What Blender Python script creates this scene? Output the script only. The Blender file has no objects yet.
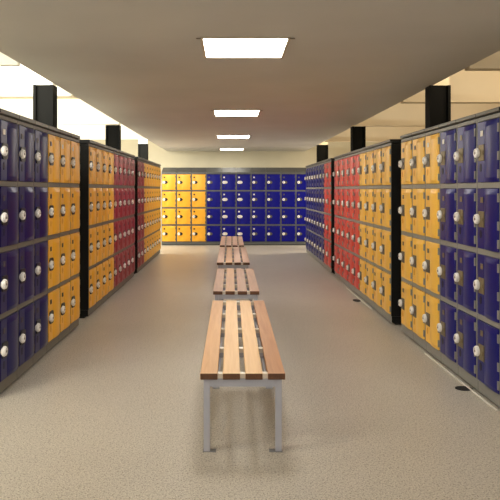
import bpy, bmesh, math, random
from mathutils import Vector, Matrix

random.seed(7)
PI = math.pi
col = bpy.context.scene.collection
scene = bpy.context.scene

# ------------------------------------------------------------------ materials
def lin(c):
    r = []
    for v in c:
        v = v / 255.0
        r.append(v / 12.92 if v <= 0.04045 else ((v + 0.055) / 1.055) ** 2.4)
    return (r[0], r[1], r[2], 1.0)

def new_mat(name):
    m = bpy.data.materials.new(name)
    m.use_nodes = True
    nt = m.node_tree
    return m, nt, nt.nodes['Principled BSDF']

def mat(name, rgb, rough=0.5, metal=0.0, var=0.08, scale=6.0, bump=0.0, bscale=80.0, spec=0.5):
    m, nt, p = new_mat(name)
    tc = nt.nodes.new('ShaderNodeTexCoord')
    nz = nt.nodes.new('ShaderNodeTexNoise')
    nz.inputs['Scale'].default_value = scale
    nz.inputs['Detail'].default_value = 4
    nt.links.new(tc.outputs['Object'], nz.inputs['Vector'])
    rp = nt.nodes.new('ShaderNodeValToRGB')
    c = lin(rgb)
    rp.color_ramp.elements[0].position = 0.3
    rp.color_ramp.elements[1].position = 0.7
    rp.color_ramp.elements[0].color = tuple(x * (1 - var) for x in c[:3]) + (1,)
    rp.color_ramp.elements[1].color = tuple(min(1, x * (1 + var)) for x in c[:3]) + (1,)
    nt.links.new(nz.outputs['Fac'], rp.inputs['Fac'])
    nt.links.new(rp.outputs['Color'], p.inputs['Base Color'])
    p.inputs['Roughness'].default_value = rough
    p.inputs['Metallic'].default_value = metal
    p.inputs['Specular IOR Level'].default_value = spec
    if bump > 0:
        n2 = nt.nodes.new('ShaderNodeTexNoise')
        n2.inputs['Scale'].default_value = bscale
        nt.links.new(tc.outputs['Object'], n2.inputs['Vector'])
        b = nt.nodes.new('ShaderNodeBump')
        b.inputs['Strength'].default_value = bump
        b.inputs['Distance'].default_value = 0.004
        nt.links.new(n2.outputs['Fac'], b.inputs['Height'])
        nt.links.new(b.outputs['Normal'], p.inputs['Normal'])
    return m

def wood_mat(name, rgb, dark):
    m, nt, p = new_mat(name)
    tc = nt.nodes.new('ShaderNodeTexCoord')
    mp = nt.nodes.new('ShaderNodeMapping')
    mp.inputs['Scale'].default_value = (38, 1.6, 38)
    nt.links.new(tc.outputs['Object'], mp.inputs['Vector'])
    nz = nt.nodes.new('ShaderNodeTexNoise')
    nz.inputs['Scale'].default_value = 1.3
    nz.inputs['Detail'].default_value = 6
    nz.inputs['Distortion'].default_value = 0.6
    nt.links.new(mp.outputs['Vector'], nz.inputs['Vector'])
    rp = nt.nodes.new('ShaderNodeValToRGB')
    rp.color_ramp.elements[0].position = 0.25
    rp.color_ramp.elements[1].position = 0.7
    rp.color_ramp.elements[0].color = lin(dark)
    rp.color_ramp.elements[1].color = lin(rgb)
    nt.links.new(nz.outputs['Fac'], rp.inputs['Fac'])
    nt.links.new(rp.outputs['Color'], p.inputs['Base Color'])
    p.inputs['Roughness'].default_value = 0.42
    return m

def floor_mat():
    m, nt, p = new_mat('speckled_floor')
    tc = nt.nodes.new('ShaderNodeTexCoord')
    big = nt.nodes.new('ShaderNodeTexNoise')
    big.inputs['Scale'].default_value = 0.7
    big.inputs['Detail'].default_value = 5
    nt.links.new(tc.outputs['Object'], big.inputs['Vector'])
    base = nt.nodes.new('ShaderNodeValToRGB')
    base.color_ramp.elements[0].position = 0.3
    base.color_ramp.elements[1].position = 0.7
    base.color_ramp.elements[0].color = lin(FLOOR_A)
    base.color_ramp.elements[1].color = lin(FLOOR_B)
    nt.links.new(big.outputs['Fac'], base.inputs['Fac'])
    prev = base.outputs['Color']
    for sc_, lo, hi, colr, amt in ((110, 0.54, 0.66, (88, 80, 70), 0.68), (150, 0.54, 0.66, (232, 224, 208), 0.6),
                                   (75, 0.56, 0.68, (122, 112, 98), 0.5)):
        n = nt.nodes.new('ShaderNodeTexNoise')
        n.inputs['Scale'].default_value = sc_
        n.inputs['Detail'].default_value = 1.5
        mp = nt.nodes.new('ShaderNodeMapping')
        mp.inputs['Location'].default_value = (sc_, sc_ * 2, 0)
        nt.links.new(tc.outputs['Object'], mp.inputs['Vector'])
        nt.links.new(mp.outputs['Vector'], n.inputs['Vector'])
        r = nt.nodes.new('ShaderNodeMapRange')
        r.inputs['From Min'].default_value = lo
        r.inputs['From Max'].default_value = hi
        r.inputs['To Max'].default_value = amt
        nt.links.new(n.outputs['Fac'], r.inputs['Value'])
        mx = nt.nodes.new('ShaderNodeMix')
        mx.data_type = 'RGBA'
        nt.links.new(r.outputs['Result'], mx.inputs['Factor'])
        nt.links.new(prev, mx.inputs['A'])
        mx.inputs['B'].default_value = lin(colr)
        prev = mx.outputs['Result']
    nt.links.new(prev, p.inputs['Base Color'])
    p.inputs['Roughness'].default_value = 0.36
    p.inputs['Specular IOR Level'].default_value = 0.4
    return m

def emit_mat(name, rgb, strength):
    m, nt, p = new_mat(name)
    p.inputs['Base Color'].default_value = lin(rgb)
    p.inputs['Emission Color'].default_value = lin(rgb)
    p.inputs['Emission Strength'].default_value = strength
    return m

FLOOR_A, FLOOR_B = (180, 173, 161), (194, 187, 175)
M = {}
M['floor'] = floor_mat()
M['ceiling'] = mat('ceiling_paint', (203, 201, 198), 0.75, var=0.04, scale=1.2)
M['cream'] = mat('cream_paint', (222, 208, 180), 0.7, var=0.03, scale=2)
M['back_wall'] = mat('back_wall_paint', (196, 190, 168), 0.75, var=0.03, scale=2)
M['white_paint'] = mat('white_paint', (245, 242, 228), 0.7, var=0.02, scale=2)
M['post'] = mat('black_post_paint', (11, 11, 9), 0.7, var=0.1, spec=0.1)
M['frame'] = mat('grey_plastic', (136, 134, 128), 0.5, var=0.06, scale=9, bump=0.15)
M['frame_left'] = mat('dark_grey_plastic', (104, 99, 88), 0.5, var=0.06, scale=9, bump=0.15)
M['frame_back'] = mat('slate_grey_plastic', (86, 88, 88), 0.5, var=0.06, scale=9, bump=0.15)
M['cap'] = mat('grey_cap_plastic', (106, 104, 96), 0.45, var=0.08, scale=7)
M['black'] = mat('black_side_panel', (20, 19, 17), 0.65, var=0.1, spec=0.2)
M['toe'] = mat('black_toe', (14, 13, 11), 0.8)
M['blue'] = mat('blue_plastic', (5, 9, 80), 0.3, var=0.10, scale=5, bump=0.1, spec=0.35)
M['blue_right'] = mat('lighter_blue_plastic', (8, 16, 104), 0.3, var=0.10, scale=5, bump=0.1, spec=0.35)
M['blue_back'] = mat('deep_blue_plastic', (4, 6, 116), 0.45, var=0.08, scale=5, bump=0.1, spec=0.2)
M['blue_dark'] = mat('dark_blue_recess', (8, 8, 44), 0.5)
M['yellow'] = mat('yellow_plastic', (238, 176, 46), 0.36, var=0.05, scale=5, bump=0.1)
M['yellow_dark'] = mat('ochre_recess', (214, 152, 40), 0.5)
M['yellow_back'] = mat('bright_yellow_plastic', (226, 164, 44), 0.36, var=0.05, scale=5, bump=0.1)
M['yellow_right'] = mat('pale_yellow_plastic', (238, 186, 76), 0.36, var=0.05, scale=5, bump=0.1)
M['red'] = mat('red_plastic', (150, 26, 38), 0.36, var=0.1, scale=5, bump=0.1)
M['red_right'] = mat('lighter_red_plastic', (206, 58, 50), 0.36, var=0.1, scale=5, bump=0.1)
M['red_dark'] = mat('dark_red_recess', (90, 14, 22), 0.5)
M['knob'] = mat('white_lock_plastic', (240, 237, 233), 0.3, var=0.03)
M['knob_dot'] = mat('lock_keyhole', (120, 108, 96), 0.35, metal=0.3)
M['plate_black'] = mat('black_latch', (26, 24, 22), 0.4)
M['plate_tan'] = mat('brass_latch', (122, 108, 78), 0.4, metal=0.25, var=0.15, scale=30)
M['plate_grey'] = mat('grey_latch', (88, 82, 74), 0.4, metal=0.2, var=0.15, scale=30)
M['plate_white'] = mat('white_plate', (224, 218, 206), 0.45)
M['plate_dim'] = mat('dim_plate', (74, 66, 72), 0.5)
M['wood_a'] = wood_mat('wood_light', (232, 192, 138), (216, 172, 118))
M['wood_b'] = wood_mat('wood_mid', (216, 170, 118), (198, 148, 98))
M['wood_c'] = wood_mat('wood_reddish', (192, 142, 98), (170, 118, 78))
M['wood_far'] = wood_mat('wood_pinkish', (206, 168, 140), (182, 142, 114))
M['wood_end'] = mat('wood_end_grain', (92, 58, 34), 0.7, var=0.2, scale=40)
M['wood_under'] = mat('wood_underside', (120, 76, 46), 0.7)
M['steel'] = mat('grey_painted_steel', (168, 168, 176), 0.4, metal=0.1, var=0.03)
M['steel_dark'] = mat('dark_steel_foot', (128, 128, 130), 0.5, metal=0.2)
M['spacer'] = mat('pale_spacer', (216, 206, 190), 0.35, metal=0.2)
M['strip'] = mat('white_strip', (226, 220, 208), 0.5)
M['spot'] = mat('spot_black', (20, 18, 16), 0.8)
M['trimring'] = mat('light_surround', (196, 180, 158), 0.5)
M['clip'] = mat('light_clip', (96, 84, 68), 0.5)
M['panel'] = emit_mat('lit_diffuser', (255, 250, 241), 23.0)
M['panel_dim'] = emit_mat('dimmer_lit_diffuser', (255, 248, 232), 6.0)

# ------------------------------------------------------------------ mesh helpers
def add_box(bm, x0, x1, y0, y1, z0, z1, mi=0, bev=0.0):
    vs = [bm.verts.new((x, y, z)) for z in (z0, z1) for y in (y0, y1) for x in (x0, x1)]
    idx = ((0, 2, 3, 1), (4, 5, 7, 6), (0, 1, 5, 4), (2, 6, 7, 3), (0, 4, 6, 2), (1, 3, 7, 5))
    fs = [bm.faces.new([vs[i] for i in f]) for f in idx]
    for f in fs:
        f.material_index = mi
    if bev > 0:
        es = list({e for f in fs for e in f.edges})
        r = bmesh.ops.bevel(bm, geom=es, offset=bev, segments=2, profile=0.5, affect='EDGES')
        for f in r['faces']:
            f.material_index = mi
    return fs

def add_prism(bm, pts, z0, z1, mi=0, axis='z'):
    """pts: closed outline; extruded along axis."""
    def P(a, b, h):
        if axis == 'z': return (a, b, h)
        if axis == 'y': return (a, h, b)
        return (h, a, b)
    lo = [bm.verts.new(P(a, b, z0)) for a, b in pts]
    hi = [bm.verts.new(P(a, b, z1)) for a, b in pts]
    n = len(pts)
    fs = [bm.faces.new(lo[::-1]), bm.faces.new(hi)]
    for i in range(n):
        fs.append(bm.faces.new((lo[i], lo[(i + 1) % n], hi[(i + 1) % n], hi[i])))
    for f in fs:
        f.material_index = mi
    return fs

def mesh_of(name, bm, mats, smooth=False):
    bmesh.ops.recalc_face_normals(bm, faces=bm.faces[:])
    me = bpy.data.meshes.new(name)
    bm.to_mesh(me)
    bm.free()
    for m in mats:
        me.materials.append(m)
    if smooth:
        for p in me.polygons:
            p.use_smooth = True
    return me

def link(name, me, parent=None, loc=(0, 0, 0)):
    o = bpy.data.objects.new(name, me)
    col.objects.link(o)
    o.location = loc
    if parent is not None:
        o.parent = parent
    return o

def thing(name, label, cat, loc=(0, 0, 0), rotz=0.0, group=None):
    o = bpy.data.objects.new(name, None)
    o.empty_display_size = 0.1
    col.objects.link(o)
    o.location = loc
    o.rotation_euler = (0, 0, rotz)
    tag(o, label, cat, group)
    return o

def tag(o, label, cat, group=None):
    o['label'] = label
    o['category'] = cat
    if group:
        o['group'] = group

def struct(name, bm, mats):
    o = link(name, mesh_of(name, bm, mats))
    o['kind'] = 'structure'
    return o

# ------------------------------------------------------------------ camera (eye 1.5 m above the floor, level)
F = 600.0
VX, VY = 231.5, 189.6
EYE = 1.5
cam_d = bpy.data.cameras.new('camera')
cam = bpy.data.objects.new('camera', cam_d)
col.objects.link(cam)
cam.location = (0, 0, EYE)
cam.rotation_euler = (PI / 2, 0, 0)
cam_d.sensor_width = 36.0
cam_d.lens = F * 36.0 / 500.0
cam_d.shift_x = (250 - VX) / 500.0
cam_d.shift_y = (VY - 250) / 500.0
cam_d.clip_start = 0.05
scene.camera = cam

# ------------------------------------------------------------------ the room
CEIL = 2.62
SLAB = 3.06
XL, XR = -4.6, 4.9
YB = 17.55
CXL, CXR = -1.88, 2.16

bm = bmesh.new(); add_box(bm, XL - 0.1, XR + 0.1, -3.5, YB + 0.2, -0.12, 0.0)
struct('floor', bm, [M['floor']])
bm = bmesh.new(); add_box(bm, CXL, CXR, -3.5, YB, CEIL, CEIL + 0.12)
struct('ceiling', bm, [M['ceiling']])
bm = bmesh.new(); add_box(bm, XL - 0.1, XR + 0.1, -3.5, YB + 0.2, SLAB, SLAB + 0.15)
struct('ceiling_upper', bm, [M['cream']])
bm = bmesh.new(); add_box(bm, XL - 0.15, XR + 0.15, YB, YB + 0.2, 0.0, SLAB)
struct('wall_back', bm, [M['back_wall']])
bm = bmesh.new(); add_box(bm, XL - 0.15, XL, -3.5, YB, 0.0, SLAB)
struct('wall_left', bm, [M['white_paint']])
bm = bmesh.new(); add_box(bm, XR, XR + 0.15, -3.5, YB, 0.0, SLAB)
struct('wall_right', bm, [M['cream']])
# cross beams at each side of the dropped ceiling
tn = 1
for side, ys in ((-1, (5.4, 7.2, 10.3, 13.4)), (1, (5.55, 7.7, 10.55, 14.0))):
    for y in ys:
        bm = bmesh.new()
        if side < 0:
            add_box(bm, XL, CXL - 0.04, y, y + 0.06, CEIL, SLAB, 0, 0.008)
        else:
            add_box(bm, CXR + 0.04, XR, y, y + 0.12, CEIL, SLAB, 0, 0.008)
        struct('trim_%d' % tn, bm, [M['white_paint'] if side < 0 else M['cream']])
        tn += 1

# black steel posts rising behind the lockers to the ceiling level
posts = [(-2.185, -1.965, 6.60, 2.655, 'left', 'nearest the camera'), (-2.19, -1.95, 10.42, 2.62, 'left', 'middle one'), (-2.28, -2.05, 14.62, 2.62, 'left', 'farthest away'),
         (2.12, 2.34, 6.40, 2.615, 'right', 'nearest the camera'), (2.10, 2.33, 10.42, 2.60, 'right', 'middle one'), (2.15, 2.42, 15.0, 2.62, 'right', 'farthest away')]
for x0, x1, y, top, side, which in posts:
    bm = bmesh.new()
    d = 0.17
    t = 0.03
    # H section: two flanges facing left and right, a web face towards the camera
    add_box(bm, x0, x0 + t, y, y + d, 0, top)
    add_box(bm, x1 - t, x1, y, y + d, 0, top)
    add_box(bm, x0 + t, x1 - t, y + 0.03, y + 0.06, 0, top)
    o = link('steel_post', mesh_of('steel_post', bm, [M['post']]))
    tag(o, 'black steel post rising behind the %s-hand lockers, %s of three' % (side, which), 'post', 'black steel posts')
    bm = bmesh.new()
    add_box(bm, x0 + 0.01, x1 - 0.01, y + 0.02, y + d, top + 0.001, SLAB)
    struct('trim_%d' % tn, bm, [M['white_paint'] if side == 'left' else M['cream']])
    tn += 1

# ------------------------------------------------------------------ ceiling lights
def light_panel(cx, y0, y1, w, label, pm='panel'):
    cy = (y0 + y1) / 2
    t = thing('ceiling_light', label, 'ceiling light', (cx, cy, CEIL), 0, 'square recessed ceiling lights')
    hx, hy = w / 2, (y1 - y0) / 2
    bm = bmesh.new()
    b = 0.022
    for a in ((-hx - b, hx + b, -hy - b, -hy), (-hx - b, hx + b, hy, hy + b), (-hx - b, -hx, -hy, hy), (hx, hx + b, -hy, hy)):
        add_box(bm, a[0], a[1], a[2], a[3], -0.010, 0.0)
    link('surround', mesh_of('surround', bm, [M['trimring']]), t)
    bm = bmesh.new()
    add_box(bm, -hx, hx, -hy, hy, -0.006, 0.0)
    link('diffuser', mesh_of('diffuser', bm, [M[pm]]), t)
    for s in (-1, 1):
        bm = bmesh.new()
        add_box(bm, s * (hx + 0.032) - 0.018, s * (hx + 0.032) + 0.018, -hy - 0.026, -hy - 0.006, -0.013, -0.0105)
        link('corner_clip', mesh_of('corner_clip', bm, [M['clip']]), t)
for a in ((0.103, 4.42, 5.05, 0.625, 'nearest and largest-looking square lit panel in the ceiling'),
          (0.075, 8.43, 9.06, 0.63, 'square lit ceiling panel, second one away from the camera'),
          (0.04, 12.35, 12.98, 0.66, 'square lit ceiling panel, third one away from the camera'),
          (0.01, 16.3, 16.93, 0.64, 'farthest square lit ceiling panel, above the back row of lockers', 'panel_dim')):
    light_panel(*a)

# ------------------------------------------------------------------ lockers
DEPTH = 0.45
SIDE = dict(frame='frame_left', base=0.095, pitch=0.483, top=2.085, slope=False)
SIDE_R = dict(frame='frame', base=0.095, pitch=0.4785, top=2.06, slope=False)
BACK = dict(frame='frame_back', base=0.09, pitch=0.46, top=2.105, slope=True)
cache = {}

def carcass_mesh(w, S):
    bm = bmesh.new()
    h = w / 2 - 0.0015
    z0, z1 = S['base'], S['base'] + 4 * S['pitch']
    fs = add_box(bm, -h, h, 0.022, DEPTH, z0, z1, 2)
    for f in fs:
        if abs(f.normal.x) > 0.5 or abs(sum(v.co.x for v in f.verts) / 4) > h * 0.9:
            f.material_index = 1
    s = 0.016
    ztop = z1 + 0.012
    for a, b in ((-h, -h + s), (h - s, h)):
        for fc in add_box(bm, a, b, 0.0, 0.0215, z0, ztop, 0):
            if all(abs(v.co.x) > h - 1e-4 for v in fc.verts):
                fc.material_index = 1
    for i in range(5):
        zc = z0 + i * S['pitch']
        lo, hi = (zc - 0.02, zc + 0.02)
        if i == 0: lo, hi = zc, zc + 0.012
        if i == 4: lo, hi = zc - 0.014, ztop
        add_box(bm, -h + s, h - s, 0.0, 0.0215, lo, hi, 0)
    for i in range(4):                                   # hinge knuckles on the right-hand stile
        for fz in (0.16, 0.42, 0.82):
            zc = z0 + (i + fz) * S['pitch']
            add_box(bm, h - s - 0.013, h - s + 0.004, -0.012, 0.0215, zc - 0.03, zc + 0.03, 0)
    # black outer skins of the frame edge
    return mesh_of('carcass', bm, [M[S['frame']], M['black'], M['toe']])

def plinth_mesh(w, S):
    bm = bmesh.new()
    h = w / 2 - 0.002
    fs = add_box(bm, -h, h, 0.006, DEPTH, 0.022, S['base'] - 0.001, 0)
    for f in fs:
        if abs(sum(v.co.x for v in f.verts) / 4) > h * 0.9:
            f.material_index = 1
    add_box(bm, -h, h, 0.05, DEPTH - 0.02, 0.0, 0.022, 2)
    return mesh_of('plinth', bm, [M[S['frame']], M['black'], M['toe']])

def cap_mesh(w, S):
    bm = bmesh.new()
    h = w / 2 - (0.004 if S['slope'] else 0.0018)
    zb = S['base'] + 4 * S['pitch'] + 0.016
    if S['slope']:
        add_prism(bm, [(-0.012, zb), (-0.012, zb + 0.02), (0.36, S['top']), (DEPTH, S['top']), (DEPTH, zb)], -h, h, 0, 'x')
    else:
        add_box(bm, -h, h, -0.014, DEPTH, zb + 0.006, S['top'], 0, 0.006)
        bm.normal_update()
        for fc in bm.faces:
            if abs(fc.normal.x) > 0.9:
                fc.material_index = 1
        add_box(bm, -h, h, 0.012, DEPTH, zb - 0.003, zb + 0.006, 1)
    return mesh_of('top_cap', bm, [M['frame_back'] if S['slope'] else M['cap'], M['toe']])

def door_geom(w, S):
    """plan outline: flat latch strip on the left, bowed panel on the right"""
    x0, x1 = -w / 2 + 0.0195, w / 2 - 0.0195
    dw = x1 - x0
    dh = S['pitch'] - 0.046
    xs = x0 + 0.37 * dw
    pts = [(x0, 0.018), (x0, -0.004), (x0 + 0.004, -0.007), (xs - 0.008, -0.007)]
    n = 12
    for k in range(n + 1):
        t = k / n
        x = xs + (x1 - 0.004 - xs) * t
        y = -0.008 - (0.009 if S['slope'] else 0.016) * (math.sin(PI * (0.03 + 0.93 * t)) ** 0.9)
        pts.append((x, y))
    pts += [(x1, -0.006), (x1, 0.018)]
    return x0, x1, dw, dh, pts

def door_mesh(w, S, m, mdark):
    x0, x1, dw, dh, pts = door_geom(w, S)
    bm = bmesh.new()
    hz = dh / 2
    # body, its top and bottom ends drawn in a little so the bow has a sloping shoulder
    rings = []
    for z, k in ((-hz, 0.55), (-hz + 0.03, 1.0), (hz - 0.042, 1.0), (hz - 0.003, 0.2), (hz, 0.0)):
        rings.append([bm.verts.new((x, y if y > -0.0075 else -0.0075 + (y + 0.0075) * k, z)) for x, y in pts])
    n = len(pts)
    bm.faces.new(rings[0][::-1]); bm.faces.new(rings[-1])
    for a, b in zip(rings, rings[1:]):
        for i in range(n):
            bm.faces.new((a[i], a[(i + 1) % n], b[(i + 1) % n], b[i]))
    for f in bm.faces:
        f.material_index = 0
    # small oval recess near the bottom of the latch strip
    cx, cz = x0 + 0.17 * dw, -hz + 0.24 * dh
    ov = [(cx + 0.019 * math.cos(2 * PI * k / 16), cz + 0.030 * math.sin(2 * PI * k / 16)) for k in range(16)]
    add_prism(bm, ov, -0.0088, -0.0068, 1, 'y')
    return mesh_of('door', bm, [m, mdark])

def knob_mesh():
    bm = bmesh.new()
    prof = [(0.0, 0.028), (0.008, 0.028), (0.010, 0.035), (0.021, 0.036), (0.023, 0.0325), (0.030, 0.0315), (0.033, 0.026)]
    n = 20
    rings = [[bm.verts.new((r * math.cos(2 * PI * k / n), -d, r * 1.06 * math.sin(2 * PI * k / n))) for k in range(n)] for d, r in prof]
    for a, b in zip(rings, rings[1:]):
        for k in range(n):
            bm.faces.new((a[k], a[(k + 1) % n], b[(k + 1) % n], b[k]))
    bm.faces.new(rings[0]); bm.faces.new(rings[-1][::-1])
    dot = [(0.010 * math.cos(2 * PI * k / 12), 0.010 * math.sin(2 * PI * k / 12)) for k in range(12)]
    add_prism(bm, dot, -0.0355, -0.033, 1, 'y')
    add_box(bm, -0.003, 0.003, -0.0345, -0.033, 0.012, 0.024, 1)
    return mesh_of('combination_lock', bm, [M['knob'], M['knob_dot']])

def plate_mesh(m, rounded):
    bm = bmesh.new()
    if rounded:
        pts = []
        for cx, cz, a0 in ((0.028, 0.034, 0), (-0.030, 0.034, 90), (-0.030, -0.034, 180), (0.028, -0.034, 270)):
            r = 0.024
            for k in range(5):
                a = math.radians(a0 + k * 22.5)
                pts.append((cx + r * math.cos(a), cz + r * math.sin(a)))
        add_prism(bm, pts, -0.010, 0.0, 0, 'y')
    else:
        add_box(bm, -0.046, 0.046, -0.009, 0.0, -0.058, 0.058, 0, 0.004)
    add_box(bm, 0.026, 0.042, -0.017, -0.009, -0.014, 0.014, 0, 0.003)
    return mesh_of('latch_plate', bm, [m])

def oval_mesh(m):
    bm = bmesh.new()
    pts = [(0.066 * math.cos(2 * PI * k / 24), 0.042 * math.sin(2 * PI * k / 24)) for k in range(24)]
    add_prism(bm, pts, -0.010, 0.0, 0, 'y')
    return mesh_of('latch_plate', bm, [m])

def number_mesh(m):
    bm = bmesh.new()
    add_box(bm, -0.021, 0.021, -0.004, 0.0, -0.020, 0.020, 0, 0.0015)
    return mesh_of('number_plate', bm, [m])

def get(key, fn):
    if key not in cache:
        cache[key] = fn()
    return cache[key]

STYLE = {   # door, recess, latch plate, number plate, rounded latch
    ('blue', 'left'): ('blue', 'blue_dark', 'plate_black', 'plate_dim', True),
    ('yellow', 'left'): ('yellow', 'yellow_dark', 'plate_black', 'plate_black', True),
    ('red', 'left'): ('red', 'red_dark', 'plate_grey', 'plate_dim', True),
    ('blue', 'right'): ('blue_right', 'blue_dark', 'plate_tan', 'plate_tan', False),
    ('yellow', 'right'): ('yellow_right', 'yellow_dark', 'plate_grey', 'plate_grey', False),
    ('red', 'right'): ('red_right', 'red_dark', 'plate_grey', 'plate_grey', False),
    ('blue', 'back'): ('blue_back', 'blue_dark', 'plate_grey', 'plate_grey', True),
    ('yellow', 'back'): ('yellow_back', 'yellow_dark', 'plate_black', 'plate_black', True),
}

def cabinet(loc, rotz, w, S, side, colour, label, group, white_rows=(), white_latch=False):
    w = round(w, 4)
    sk = S['pitch']
    t = thing('locker_cabinet', label, 'locker', loc, rotz, group)
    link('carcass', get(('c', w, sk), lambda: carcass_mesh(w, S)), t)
    link('plinth', get(('p', w, sk), lambda: plinth_mesh(w, S)), t)
    link('top_cap', get(('t', w, sk), lambda: cap_mesh(w, S)), t)
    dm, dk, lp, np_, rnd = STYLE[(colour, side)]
    x0, x1, dw, dh, _ = door_geom(w, S)
    for i in range(4):
        row = 3 - i                                        # row 0 is the top row
        zc = S['base'] + (i + 0.5) * S['pitch'] - (0.003 if i == 0 else 0)
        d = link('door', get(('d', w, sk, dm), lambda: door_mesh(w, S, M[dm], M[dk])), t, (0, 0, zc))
        lpm = 'plate_white' if white_latch else lp
        link('latch_plate', get(('l', lpm, rnd, side == 'back'), lambda: oval_mesh(M[lpm]) if side == 'back' else plate_mesh(M[lpm], rnd)), d, (x0 + (0.085 if side == 'back' else 0.064 if side == 'left' else 0.078), -0.007, -0.005))
        link('combination_lock', get('k', knob_mesh), d, (x0 + (0.05 if side == 'back' else 0.027), -0.008 if side == 'back' else -0.005, -0.005))
        npm = 'plate_white' if row in white_rows else np_
        link('number_plate', get(('n', npm), lambda: number_mesh(M[npm])), d, (x0 + (0.076 if side == 'right' else 0.058), -0.007, dh * 0.31))
    return t

ORD = ['first', 'second', 'third', 'fourth', 'fifth', 'sixth', 'seventh', 'eighth', 'ninth', 'tenth']

def bank(side, block, xa, ya, xb, yb, colours, extra=None):
    """cabinets from the near end (xa, ya) to the far end (xb, yb)"""
    extra = extra or {}
    n = len(colours)
    L = math.hypot(xb - xa, yb - ya)
    w = L / n
    ang = math.atan2(yb - ya, xb - xa)
    rotz = ang if side == 'left' else ang - PI
    for k, c in enumerate(colours):
        t = (k + 0.5) / n
        x, y = xa + (xb - xa) * t, ya + (yb - ya) * t
        lab = '%s four-door locker cabinet, %s from the near end of the %s block on the %s' % (c, ORD[k], block, side)
        wr, wl = extra.get(k, ((), False))
        cabinet((x, y, 0), rotz, w, SIDE if side == 'left' else SIDE_R, side, c, lab, 'lockers of the %s block on the %s' % (block, side), wr, wl)

f = F
B, Y_, R_ = 'blue', 'yellow', 'red'
bank('left', 'near', -1.668, .00717 * f, -1.665, .01094 * f, [B, B, B, Y_, Y_, Y_], {0: ((0,), False), 4: ((0,), False), 5: ((0,), False)})
bank('left', 'middle', -1.665, .01165 * f, -1.665, .01715 * f, [Y_] * 4 + [R_] * 5)
bank('left', 'far', -1.665, .01770 * f, -1.665, .02342 * f, [R_] * 2 + [Y_] * 7)
bank('right', 'near', 1.815, .00674 * f, 1.772, .01044 * f, [B, B, B, Y_, Y_, Y_], {0: ((0,), False), 2: ((0,), False), 3: ((0,), False)})
bank('right', 'middle', 1.77, .01108 * f, 1.77, .01718 * f, [Y_] * 4 + [R_] * 5)
bank('right', 'far', 1.77, .01774 * f, 1.77, .02376 * f, [R_] * 2 + [B] * 7)

YBK = 16.12
PW = 0.4013
xb0 = (161.5 - VX) / F * YBK
for k in range(10):
    c = Y_ if k < 3 else B
    wr, wl = ((0, 1, 2, 3), True) if k in (4, 5) else (((0, 1, 2, 3), False) if k == 6 else ((), False))
    lab = '%s four-door locker cabinet, %s from the left in the back row' % (c, ORD[k])
    if k in (4, 5): lab += ', white latch plates'
    cabinet((xb0 + (k + 0.5) * PW, YBK, 0), 0.0, PW, BACK, 'back', c, lab, 'lockers of the back row', wr, wl)

# ------------------------------------------------------------------ benches
def bench(cx, y0, y1, W, label, slat_mats):
    L = y1 - y0
    t = thing('slatted_bench', label, 'bench', (cx, y0, 0), 0, 'slatted wooden benches down the aisle')
    ZT, TH = 0.455, 0.036
    sw = W * 0.204
    gap = (W - 4 * sw) / 3
    for k in range(4):
        xa = -W / 2 + k * (sw + gap)
        bm = bmesh.new()
        add_box(bm, xa, xa + sw, 0, L, ZT - TH, ZT, 0, 0.003)
        for fc in bm.faces:
            cy = fc.calc_center_median().y
            fc.normal_update()
            if abs(fc.normal.y) > 0.8:
                fc.material_index = 1
            elif fc.normal.z < -0.8:
                fc.material_index = 2
        link('slat', mesh_of('slat', bm, [slat_mats[k], M['wood_end'], M['wood_under']]), t)
    zb = ZT - TH
    fy0, fy1 = 0.02, L - 0.02
    lt = 0.037
    hx = W / 2 - 0.018
    # crossbars under the slats with pale spacers in the gaps
    nb = 5
    for i in range(nb):
        y = fy0 + 0.02 + (fy1 - fy0 - 0.04) * i / (nb - 1)
        bm = bmesh.new()
        if 0 < i < nb - 1:
            add_box(bm, -hx, hx, y - 0.02, y + 0.02, zb - 0.03, zb, 1)
        for k in range(3):
            xa = -W / 2 + (k + 1) * sw + k * gap
            add_box(bm, xa, xa + gap, y - 0.019, y + 0.019, zb, ZT - 0.006, 0, 0.002)
        link('crossbar', mesh_of('crossbar', bm, [M['spacer'], M['steel']]), t)
    for s in (-1, 1):
        bm = bmesh.new()
        xs = s * (hx - 0.07)
        add_box(bm, xs - 0.02, xs + 0.02, fy0 + lt, fy1 - lt, zb - 0.07, zb - 0.031, 0, 0.002)
        link('side_rail', mesh_of('side_rail', bm, [M['steel']]), t)
    for ya in (fy0, fy1 - lt):
        bm = bmesh.new()
        add_box(bm, -hx + lt, hx - lt, ya, ya + lt, zb - 0.046, zb - 0.0005, 0, 0.002)
        link('end_rail', mesh_of('end_rail', bm, [M['steel']]), t)
        for s in (-1, 1):
            bm = bmesh.new()
            a, b = sorted((s * hx, s * (hx - lt)))
            add_box(bm, a, b, ya, ya + lt, 0.003, zb - 0.0005, 0, 0.003)
            lg = link('leg', mesh_of('leg', bm, [M['steel']]), t)
            bm = bmesh.new()
            a, b = sorted((s * (hx + 0.004), s * (hx - 0.072)))
            add_box(bm, a, b, ya - 0.002, ya + lt + 0.002, 0.0, 0.003, 0, 0.0008)
            link('foot_plate', mesh_of('foot_plate', bm, [M['steel_dark']]), lg)
    return t

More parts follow.
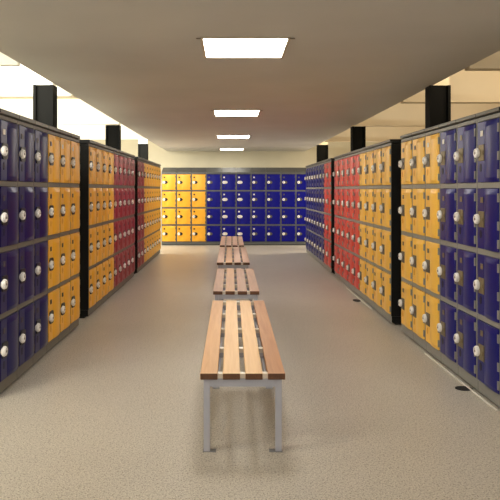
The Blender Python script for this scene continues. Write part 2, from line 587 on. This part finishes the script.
near = [M['wood_b'], M['wood_a'], M['wood_a'], M['wood_c']]
mid = [M['wood_b'], M['wood_a'], M['wood_far'], M['wood_b']]
far = [M['wood_far'], M['wood_b'], M['wood_far'], M['wood_far']]
far2 = [M['wood_far']] * 4
bench(0.064, 3.41, 5.66, 0.484, 'slatted wooden bench nearest the camera on grey steel legs', near)
bench(0.049, 6.17, 7.95, 0.476, 'slatted wooden bench, second one from the camera', far)
bench(0.026, 8.60, 10.92, 0.472, 'slatted wooden bench, third one from the camera', far)
bench(0.008, 11.25, 13.45, 0.455, 'farthest slatted wooden bench, in front of the back lockers', far2)

# ------------------------------------------------------------------ strips and dark spots on the floor
def strip(xa, ya, xb, yb, label):
    L = math.hypot(xb - xa, yb - ya)
    bm = bmesh.new()
    add_box(bm, -0.006, 0.006, 0, L, 0.0, 0.012, 0, 0.003)
    o = link('floor_strip', mesh_of('floor_strip', bm, [M['strip']]), None, (xa, ya, 0.0))
    o.rotation_euler = (0, 0, math.atan2(yb - ya, xb - xa) - PI / 2)
    tag(o, label, 'strip', 'white strips along the locker bases')
strip(1.795, 4.06, 1.768, 5.48, 'long white strip on the floor under the near lockers on the right')
strip(1.752, 7.5, 1.752, 9.15, 'short white strip on the floor under the middle lockers on the right')

def spot(x, y, rx, ry, label):  # thin black oval laid on the floor, standing for a dark spot
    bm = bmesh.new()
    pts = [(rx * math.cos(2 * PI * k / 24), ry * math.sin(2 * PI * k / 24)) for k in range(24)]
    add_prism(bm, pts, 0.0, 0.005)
    o = link('floor_spot', mesh_of('floor_spot', bm, [M['spot']]), None, (x, y, 0))
    tag(o, label, 'spot', 'flat black spots on the floor')
spot(1.75, 4.52, 0.065, 0.05, 'flat black spot on the floor beside the near blue lockers on the right')
spot(1.69, 8.10, 0.05, 0.09, 'flat black spot on the floor beside the middle lockers on the right')

# ------------------------------------------------------------------ light
def area(loc, rot, sx, sy, power, rgb):
    d = bpy.data.lights.new('area_light', 'AREA')
    d.shape = 'RECTANGLE'
    d.size, d.size_y = sx, sy
    d.energy = power
    d.color = lin(rgb)[:3]
    o = bpy.data.objects.new('area_light', d)
    col.objects.link(o)
    o.location = loc
    o.rotation_euler = rot
    return o
# the ceiling panels of the same row behind the camera
area((0.1, 0.6, CEIL - 0.02), (0, 0, 0), 0.62, 0.62, 30, (255, 249, 240))
area((0.1, -2.6, CEIL - 0.02), (0, 0, 0), 0.62, 0.62, 30, (255, 249, 240))
# unseen lamps added in the side strips: each lights the beam face behind it
for y in (2.0, 5.75, 7.55, 10.7, 13.8):
    area((-3.3, y, 2.86), (math.radians(75), 0, 0), 2.4, 0.3, 110, (255, 252, 240))
for y in (2.0, 5.9, 8.05, 10.9, 14.4):
    area((3.55, y, 2.86), (math.radians(75), 0, 0), 2.4, 0.3, 25, (255, 234, 202))

# unseen lamps added in the side passages to brighten the far floor
area((-3.6, 14.9, 2.2), (math.radians(42), 0, math.radians(-96)), 1.5, 1.0, 110, (255, 246, 228))
area((3.8, 15.0, 2.2), (math.radians(42), 0, math.radians(96)), 1.4, 1.0, 100, (255, 244, 224))

w = bpy.data.worlds.new('world')
scene.world = w
w.use_nodes = True
bg = w.node_tree.nodes['Background']
bg.inputs['Color'].default_value = lin((250, 248, 246))
bg.inputs['Strength'].default_value = 1.1

scene.view_settings.view_transform = 'Standard'
scene.view_settings.look = 'None'
scene.view_settings.exposure = 0.0
